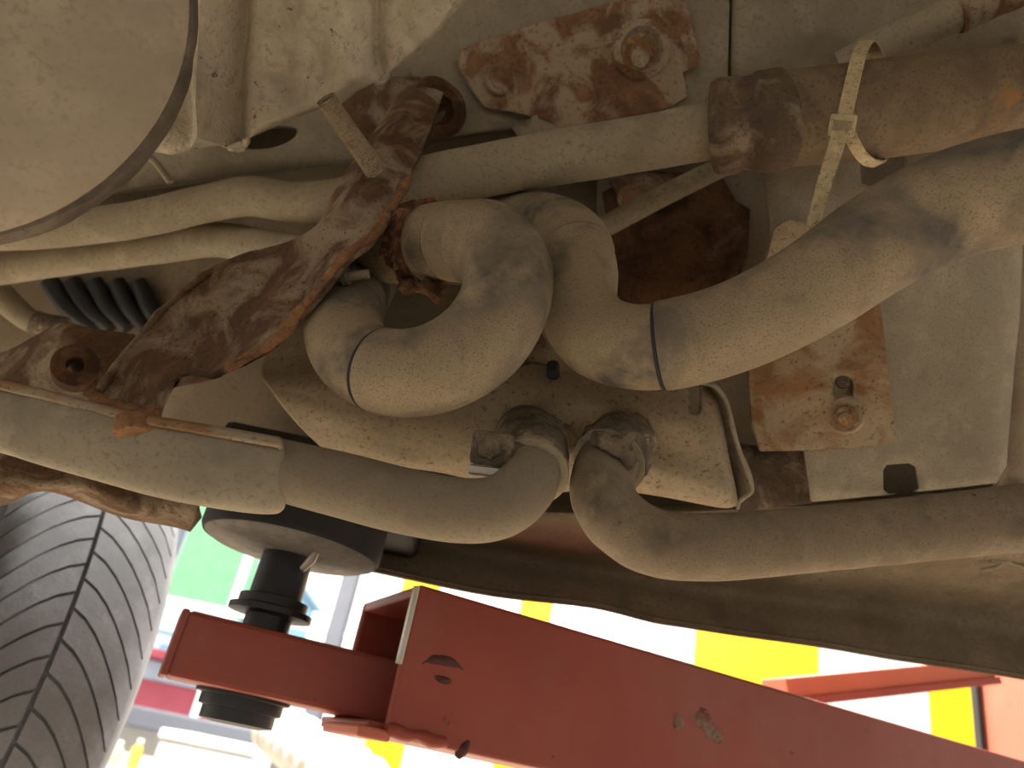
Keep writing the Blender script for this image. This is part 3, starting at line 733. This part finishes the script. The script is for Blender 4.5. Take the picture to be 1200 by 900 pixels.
# ================================================================== PITTED COVER between hoses and pipes
t = thing('pitted_cover', P(600, 500, .58), 'cream pitted pressed cover behind the hoses and clamps', 'cover')
cv = [[(322, 330, .76), (400, 325, .79), (480, 330, .79), (545, 335, .76), (620, 345, .70), (700, 390, .68), (770, 410, .66), (815, 430, .65), (832, 436, .65)],
      [(318, 385, .66), (400, 372, .695), (480, 375, .695), (545, 380, .66), (620, 378, .635), (700, 425, .615), (770, 438, .605), (812, 444, .60), (832, 452, .605)],
      [(304, 432, .605), (390, 430, .595), (480, 438, .595), (545, 440, .595), (620, 425, .60), (700, 448, .588), (770, 458, .58), (818, 466, .578), (840, 470, .585)],
      [(318, 458, .59), (400, 478, .575), (480, 488, .575), (540, 482, .575), (620, 462, .578), (700, 470, .572), (770, 485, .568), (828, 500, .568), (848, 502, .58)],
      [(345, 493, .588), (420, 515, .575), (490, 528, .575), (550, 512, .57), (620, 495, .578), (700, 500, .58), (770, 520, .575), (838, 545, .568), (856, 546, .58)],
      [(372, 520, .592), (440, 538, .582), (500, 547, .58), (560, 545, .575), (620, 535, .575), (700, 540, .575), (770, 556, .572), (845, 578, .570), (862, 575, .585)],
      [(388, 530, .605), (450, 545, .60), (510, 553, .60), (570, 566, .60), (640, 575, .60), (700, 572, .598), (770, 580, .592), (842, 594, .59), (864, 592, .60)],
      [(400, 530, .66), (455, 544, .66), (512, 552, .66), (575, 564, .66), (640, 573, .66), (700, 570, .66), (770, 578, .66), (842, 590, .66), (862, 590, .66)]]
cvr = sheet('pressed_cover', cv, 'cover', t, nu=16, nv=16, solid=.003, lump=.004, lscale=18, cut=lambda x, y: 807 < x < 822 and 446 < y < 486 - .1*(x - 814)**2)
# wavy edge flange at right
ef = [[(826, 448, .592), (834, 470, .60), (842, 500, .60), (852, 530, .60), (862, 560, .60), (868, 590, .60)],
      [(838, 452, .572), (851, 470, .575), (858, 500, .575), (867, 530, .578), (879, 562, .58), (880, 578, .58)]]
sheet('edge_flange', ef, 'cover', t, nu=4, nv=8, solid=.002, lump=.004, lscale=40)
tube('edge_bead', *path([(823, 449, .575, 2.4), (838, 453, .572, 2.4), (851, 470, .574, 2.4), (858, 500, .574, 2.4), (867, 530, .577, 2.4), (879, 562, .579, 2.4), (881, 576, .579, 2.4), (868, 586, .582, 2.4), (864, 597, .582, 2.4)], 6), 'panel', t, sides=10)
# torn crust where clamps meet the cover
for (cx, cy_, w) in ((634, 497, 30), (716, 505, 26)):
    p_, r_ = path([(cx - w, cy_ + 2, .545, 6), (cx - w*.3, cy_ - 7, .535, 8), (cx + w*.3, cy_ - 5, .535, 8), (cx + w, cy_ + 6, .545, 6)], 8)
    tube('crust', p_, r_, 'clamp', t, sides=14, lump=.004, lscale=120)
slab('shade_toned_bracket', [(866, 520), (948, 530), (952, 590), (866, 600)], lambda x, y: .69, 'rust_grey', body, solid=.004, step=14, lump=.002)  # grey-brown colour stands in for the shade on this bracket

# ================================================================== SUSPENSION, lower left
t = thing('rusty_suspension_arm', P(90, 420, .7), 'blurred rusty suspension arm above the pressed shell', 'suspension arm')
arm = [[(-60, 430, .74), (20, 405, .72), (70, 378, .70), (110, 385, .69), (160, 392, .70)],
       [(-60, 460, .70), (30, 430, .68), (80, 405, .66), (115, 420, .655), (165, 420, .67)],
       [(-60, 500, .70), (30, 486, .67), (90, 486, .65), (125, 494, .65), (175, 505, .67)]]
sheet('arm', arm, 'rust', t, nu=8, nv=8, solid=.02, lump=.012, lscale=18)
lathe('bush', [(.014, -.012), (.018, -.010), (.018, .010), (.014, .012), (.007, .012), (.007, -.012)], P(88, 432, .645), toCam(88, 432) + Uc*.3, 'rust_dark', t, sides=24, closed=True)
t = thing('curved_brake_pipe', P(30, 360, .75), 'pale curved pipe dipping behind the lower tube', 'pipe')
p_, r_ = path([(-70, 300, .905, 16), (-20, 325, .895, 16), (10, 355, .89, 15), (40, 378, .89, 13), (80, 385, .90, 11)], 8); tube('pipe', p_, r_, 'pipe_clean', t, sides=24)
tube('end_cuff', *sub(p_, r_, .75, 1.0, add=.002), 'clamp', t, sides=24)
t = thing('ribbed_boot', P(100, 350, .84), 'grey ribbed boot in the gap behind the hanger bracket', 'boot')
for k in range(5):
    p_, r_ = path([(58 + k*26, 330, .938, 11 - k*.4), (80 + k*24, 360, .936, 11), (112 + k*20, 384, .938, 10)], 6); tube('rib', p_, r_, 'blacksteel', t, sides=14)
t = thing('rusty_hub_carrier', P(100, 580, .70), 'blurred rusty hub carrier under the pressed shell beside the tyre', 'hub carrier')
hb_ = [[(-60, 500, .62), (20, 520, .61), (100, 540, .60), (170, 560, .60), (230, 580, .60)],
       [(-60, 560, .60), (10, 570, .59), (80, 572, .585), (160, 595, .59), (226, 602, .60)],
       [(-60, 590, .61), (5, 587, .60), (45, 570, .60), (75, 592, .60), (120, 588, .60), ][:5],
       [(-60, 600, .64), (5, 592, .63), (60, 575, .63), (150, 605, .63), (222, 624, .62)]]
sheet('carrier', [hb_[0], hb_[1], hb_[3]], 'rust', t, nu=8, nv=8, solid=.015, lump=.018, lscale=16)

# tyre
R, Wd = .315, .100  # overall radius, half width
T = P(62, 765, .80)
n = (CAM - T); n.z = 0; n.normalize()
ang = math.radians(12); n = Vector((n.x*math.cos(ang) - n.y*math.sin(ang)*-1*-1, n.x*math.sin(ang) + n.y*math.cos(ang), 0)).normalized()
C = T - n*R - UP*.02
axT = UP.cross(n).normalized()                       # points to the right of the picture
if axT.dot(Rc) < 0: axT = -axT
t = thing('tyre', C - UP*R, 'dusty haze-grey tyre with chevron tread at the lift pad', 'tyre')
prof = [(.185, -.075), (.20, -.095), (.25, -.108), (.285, -.106), (.302, -.096), (.3105, -.080), (.314, -.05), (R, 0), (.314, .05), (.3105, .080), (.302, .096), (.285, .106), (.25, .108), (.20, .095), (.185, .075)]
lathe('carcass', prof, C, axT, 'tyre', t, sides=120, ref=n, closed=True, autos=50)
lathe('rim', [(.187, -.08), (.187, .085), (.178, .088), (.165, .06), (.12, .055), (.05, .06), (0, .06)], C, axT, 'disc', t, sides=60, ref=n)
# tread grooves: curved sipes in a chevron, laid a hair under proud tread blocks
NB = 60
def tr(phi, w, dr=0):   # point on the tread
    r = R - .0025*abs(w/.08)**2*1.8 - (.006 if abs(w) > .085 else 0) + dr
    return C + axT*w + (n*math.cos(phi) + UP*math.sin(phi))*r
gap = 2*math.pi/NB
for k in range(NB):
    for s in (-1, 1):
        vs = []; fs = []; nw, npz = 7, 3
        for iw in range(nw):
            w = s*(.0025 + (.092 - .0025)*iw/(nw-1)); off = -1.15*gap*((abs(w)/.092)**1.5)*2.6
            for ip in range(npz):
                ph = k*gap + (s > 0)*gap*.5 + off + (ip/(npz-1) - .5)*gap*.88
                vs.append(tr(ph, w, .0045))
        for iw in range(nw):
            w = s*(.0025 + (.092 - .0025)*iw/(nw-1)); off = -1.15*gap*((abs(w)/.092)**1.5)*2.6
            for ip in (0, npz-1):
                ph = k*gap + (s > 0)*gap*.5 + off + (ip/(npz-1) - .5)*gap*.93
                vs.append(tr(ph, w, -.003))
        b0_ = nw*npz
        for iw in range(nw-1):
            for ip in range(npz-1): fs.append((iw*npz+ip, iw*npz+ip+1, (iw+1)*npz+ip+1, (iw+1)*npz+ip))
            fs.append((iw*npz, (iw+1)*npz, b0_+(iw+1)*2, b0_+iw*2))
            fs.append((iw*npz+npz-1, b0_+iw*2+1, b0_+(iw+1)*2+1, (iw+1)*npz+npz-1))
        for iw in (0, nw-1): fs.append((iw*npz, b0_+iw*2, b0_+iw*2+1, iw*npz+2, iw*npz+1))
        mesh('tread_block', vs, fs, 'tyre', t, autos=40)

# ================================================================== LIFT
pa = P(492, 684, .62); pb = P(1200, 888, .88)
adir = pb - pa; adir.z = 0; adir.normalize(); aside = UP.cross(adir).normalized()
if aside.y < 0: aside = -aside                         # away from the camera
ztop = pa.z; AH, AW, AL = .113, .150, 1.02
t = thing('vehicle_lift_arm', Vector((pa.x, pa.y, 0)), 'chipped red box arm of the car lift ending in a steel edged mouth', 'lift arm')
def ab(name, u0, u1, v0, v1, w0, w1, mat, par=None, bev=.002):
    c = pa + adir*((u0+u1)/2) + aside*((v0+v1)/2) + UP*((w0+w1)/2)
    return box(name, c, adir, aside, UP, u1-u0, v1-v0, w1-w0, mat, par or t, bev)
th_ = .009
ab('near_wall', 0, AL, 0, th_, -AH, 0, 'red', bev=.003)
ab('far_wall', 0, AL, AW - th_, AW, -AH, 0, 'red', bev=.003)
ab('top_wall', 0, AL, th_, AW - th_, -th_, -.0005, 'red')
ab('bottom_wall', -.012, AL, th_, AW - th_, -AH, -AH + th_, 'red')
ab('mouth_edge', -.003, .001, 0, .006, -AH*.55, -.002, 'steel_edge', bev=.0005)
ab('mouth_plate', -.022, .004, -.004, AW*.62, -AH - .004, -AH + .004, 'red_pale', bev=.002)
p_ = [pa + adir*(.0 + .006*k) + aside*(-.002) + UP*(-AH + .004 + .001*math.sin(k*1.7)) for k in range(9)]
tube('weld_bead', p_, [.0045 + .0008*math.sin(k*1.3) for k in range(9)], 'red', t, sides=14, lump=.0015, lscale=120)
def fp(px, py):    # a spot on the near face of the arm
    r = ray(px, py); k = (pa - CAM).dot(aside) / r.dot(aside); return CAM + r*k
MT['scratch'] = plain('dark_scrape', (.10, .03, .025), .7); MT['bare'] = dusty('scraped_bare_metal', (.40, .26, .21), (.38, .13, .10), None, (.45, .6), big=60, fine=200)
for pts_, r in (([(487, 784), (505, 773), (530, 777), (552, 793)], .0042), ([(505, 793), (520, 797), (535, 800)], .0030), ([(538, 888), (544, 878), (552, 866)], .0045)):
    w = [Vector(q) + aside*r*.75 for q in spline([tuple(fp(*q)) for q in pts_], 6)]
    tube('scrape', w, [r*(.4 + .8*math.sin(math.pi*(i+.5)/len(w))) for i in range(len(w))], 'scratch', t, sides=10, lump=.0015, lscale=150)
for (x, y, r) in ((795, 846, .006), (825, 843, .010), (832, 855, .008), (842, 862, .006)):
    lathe('chip', [(r, .0), (r*.95, .0003), (0, .0003)], fp(x, y) - aside*.0002, -aside, 'bare', t, sides=14, lump=r*.5, lscale=160)

# small inner arm and pad
q0 = P(224, 756, .60)
sdir = (P(470, 800, .655) - P(224, 756, .60)); sdir.z = 0; sdir.normalize(); sside = UP.cross(sdir).normalized()
if sside.y < 0: sside = -sside
t = thing('lift_arm_extension', Vector((q0.x, q0.y, 0)), 'short faded red inner arm carrying the lift pad', 'lift arm')
EH = .050
cc = q0 + sdir*.14 + sside*.028
box('bar', cc, sdir, sside, UP, .30, .060, EH, 'red', t, .004)
box('end_plate', q0 + sdir*(-.012) + sside*.028, sdir, sside, UP, .006, .060, EH, 'red', t, .002)
# pad screw, stack and rubber pad
base = P(303, 762, .66); 
def zAt(py, px=325): return None
t = thing('lift_pad', Vector((base.x, base.y, base.z)), 'round rubber lift pad on a black screw through the red inner arm', 'lift pad')
axp = UP
z0 = 0
def hpx(px, py, d): return P(px, py, d).z - base.z
prof_scr = [(.019, -.060), (.030, -.058), (.030, -.049), (.034, -.048), (.034, -.040), (.039, -.039), (.039, -.028), (.020, -.026), (.020, .028), (.036, .029), (.036, .034), (.030, .036), (.030, .043), (.023, .045), (.022, .096)]
lathe('screw', prof_scr, base, axp, 'blacksteel', t, sides=40, autos=30)
lathe('flange_plate', [(.02, .082), (.072, .086), (.077, .089), (.077, .096)], base, axp, 'disc', t, sides=56, autos=30)
lathe('rubber_top', [(.079, .089), (.081, .093), (.081, .122), (.074, .128), (0, .128)], base, axp, 'rubber', t, sides=56, autos=30)
tube('grease_nipple', [base + Vector((.020, -.02, .07)), base + Vector((.026, -.026, .078)), base + Vector((.030, -.03, .088))], [.003, .004, .0025], 'steel_edge', t, sides=12)
# black jacking block on the car above the pad
jb = base + UP*.128
box('jacking_block', base + Vector((.01, .035, .128 + .028)), Vector((1, 0, 0)), Vector((0, 1, 0)), UP, .19, .15, .060, 'rubber', body, .008)

# lift post and cross arm, beyond the sill
ppx = P(1162, 840, 1.35) + Vector((.075, -.02, 0))
t = thing('lift_post', Vector((ppx.x + .16, ppx.y + .12, 0)), 'upright salmon red post of the car lift', 'lift post')
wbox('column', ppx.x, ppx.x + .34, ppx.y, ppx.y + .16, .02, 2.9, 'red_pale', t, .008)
wbox('base_plate', ppx.x - .1, ppx.x + .44, ppx.y - .12, ppx.y + .38, 0, .02, 'red_pale', t, .004)
wbox('edge_strip', ppx.x - .012, ppx.x - .001, ppx.y + .15, ppx.y + .17, .02, 2.9, 'blacksteel', t, .002)
e0 = P(930, 806, 1.16); e1 = P(1160, 783, 1.32)
t = thing('rear_lift_arm', Vector((e0.x, e0.y, e0.z)), 'second red lift arm reaching back to the salmon post', 'lift arm')
ed = (e1 - e0).normalized(); es = UP.cross(ed).normalized(); es = es if es.y > 0 else -es; eu = ed.cross(es); eu = eu if eu.z > 0 else -eu
L_ = (e1 - e0).length
box('beam', (e0 + e1)/2 + es*.03, ed, es, eu, L_*1.05, .06, .030, 'red_pale', t, .003)  # paler red paints in the lit upper face of the arm
box('shaded_flange', (e0 + e1)/2 + es*.03 - eu*.020, ed, es, eu, L_*1.05, .075, .012, 'red', t, .002)  # darker red paints in the shaded lower face

# ================================================================== THINGS ON THE FAR SIDE, low
# bench under the window with boxes and bottles
by_ = 3.6
bz = onY(160, 905, by_).z
t = thing('workbench', Vector((onY(230, 900, by_).x, by_, 0)), 'grey workbench below the bright window', 'workbench')
xa, xb = onY(20, 880, by_).x, onY(420, 900, by_).x
wbox('worktop', xa, xb, by_, by_ + .7, bz - .05, bz, 'grey_panel', t, .008)
for x in (xa + .05, xb - .1):
    for y in (by_ + .04, by_ + .6): wbox('leg', x, x + .05, y, y + .05, 0, bz - .05, 'frame', t, .004)
tb = onY(250, 868, by_ + .05)
t = thing('storage_box', Vector((tb.x, by_ + .2, bz)), 'pale grey storage box on the workbench', 'box')
wa, wb_ = onY(182, 880, by_ + .05).x, onY(300, 880, by_ + .05).x
wbox('body', wa, wb_, by_ + .05, by_ + .45, bz, tb.z - .03, 'grey_panel', t, .01)
wbox('lid', wa - .01, wb_ + .01, by_ + .04, by_ + .46, tb.z - .03, tb.z + .01, 'white_panel', t, .01)
MT['bottle'] = plain('yellow_plastic', (.75, .52, .08), .4); MT['tan'] = plain('tan_plastic', (.6, .48, .25), .5)
for (px, py, mt, lab, rr) in ((98, 860, 'bottle', 'small yellow bottle on the workbench beside the tyre', .026), (142, 868, 'tan', 'small tan bottle on the workbench between yellow bottle and box', .024), (166, 866, 'bottle', 'squat yellow jar on the workbench against the storage box', .024)):
    top = onY(px, py, by_ + .12); hgt = max(.05, top.z - bz)
    t = thing('bottle', Vector((top.x, by_ + .12, bz)), lab, 'bottle')
    o_ = Vector((top.x, by_ + .12, bz))
    lathe('body', [(rr*.9, 0), (rr, .006), (rr, hgt*.65), (rr*.5, hgt*.82), (rr*.45, hgt*.86)], o_, UP, mt, t, sides=24)
    lathe('cap', [(rr*.55, hgt*.86), (rr*.55, hgt), (0, hgt)], o_, UP, 'white_panel', t, sides=20)
# white ribbed duct hose
t = thing('ribbed_duct', P(360, 880, 2.2), 'white ribbed duct hose below the lift pad', 'duct')
p_, r_ = path([(318, 852, 2.3, 24), (350, 872, 2.2, 30), (395, 905, 2.1, 36), (450, 960, 2.0, 42), (480, 1040, 1.95, 44), (480, 1150, 1.95, 46)], 14)
MT['duct'] = plain('white_duct', (.82, .84, .83), .5)
tube('duct_wall', p_, [r*(1 + (.07 if (i//2) % 2 else 0)) for i, r in enumerate(r_)], 'duct', t, sides=28)
tube('end_ring', *sub(p_, r_, 0, .05, add=.004), 'duct', t, sides=28)

# frayed wire scrap caught against the sill
t = thing('wire_scrap', P(1180, 656, .66), 'frayed wire scrap caught between the scabby pipe and the sill', 'wire')
for q in ([(1150, 668, .762, 1.8), (1168, 664, .762, 2.0), (1186, 655, .762, 2.0), (1215, 648, .762, 1.6)], [(1160, 656, .762, 1.5), (1176, 658, .762, 1.8), (1192, 662, .762, 1.5), (1210, 670, .762, 1.2)]):
    p_, r_ = path(q, 8); tube('strand', p_, r_, 'pipe_clean', t, sides=8, lump=.001, lscale=300)
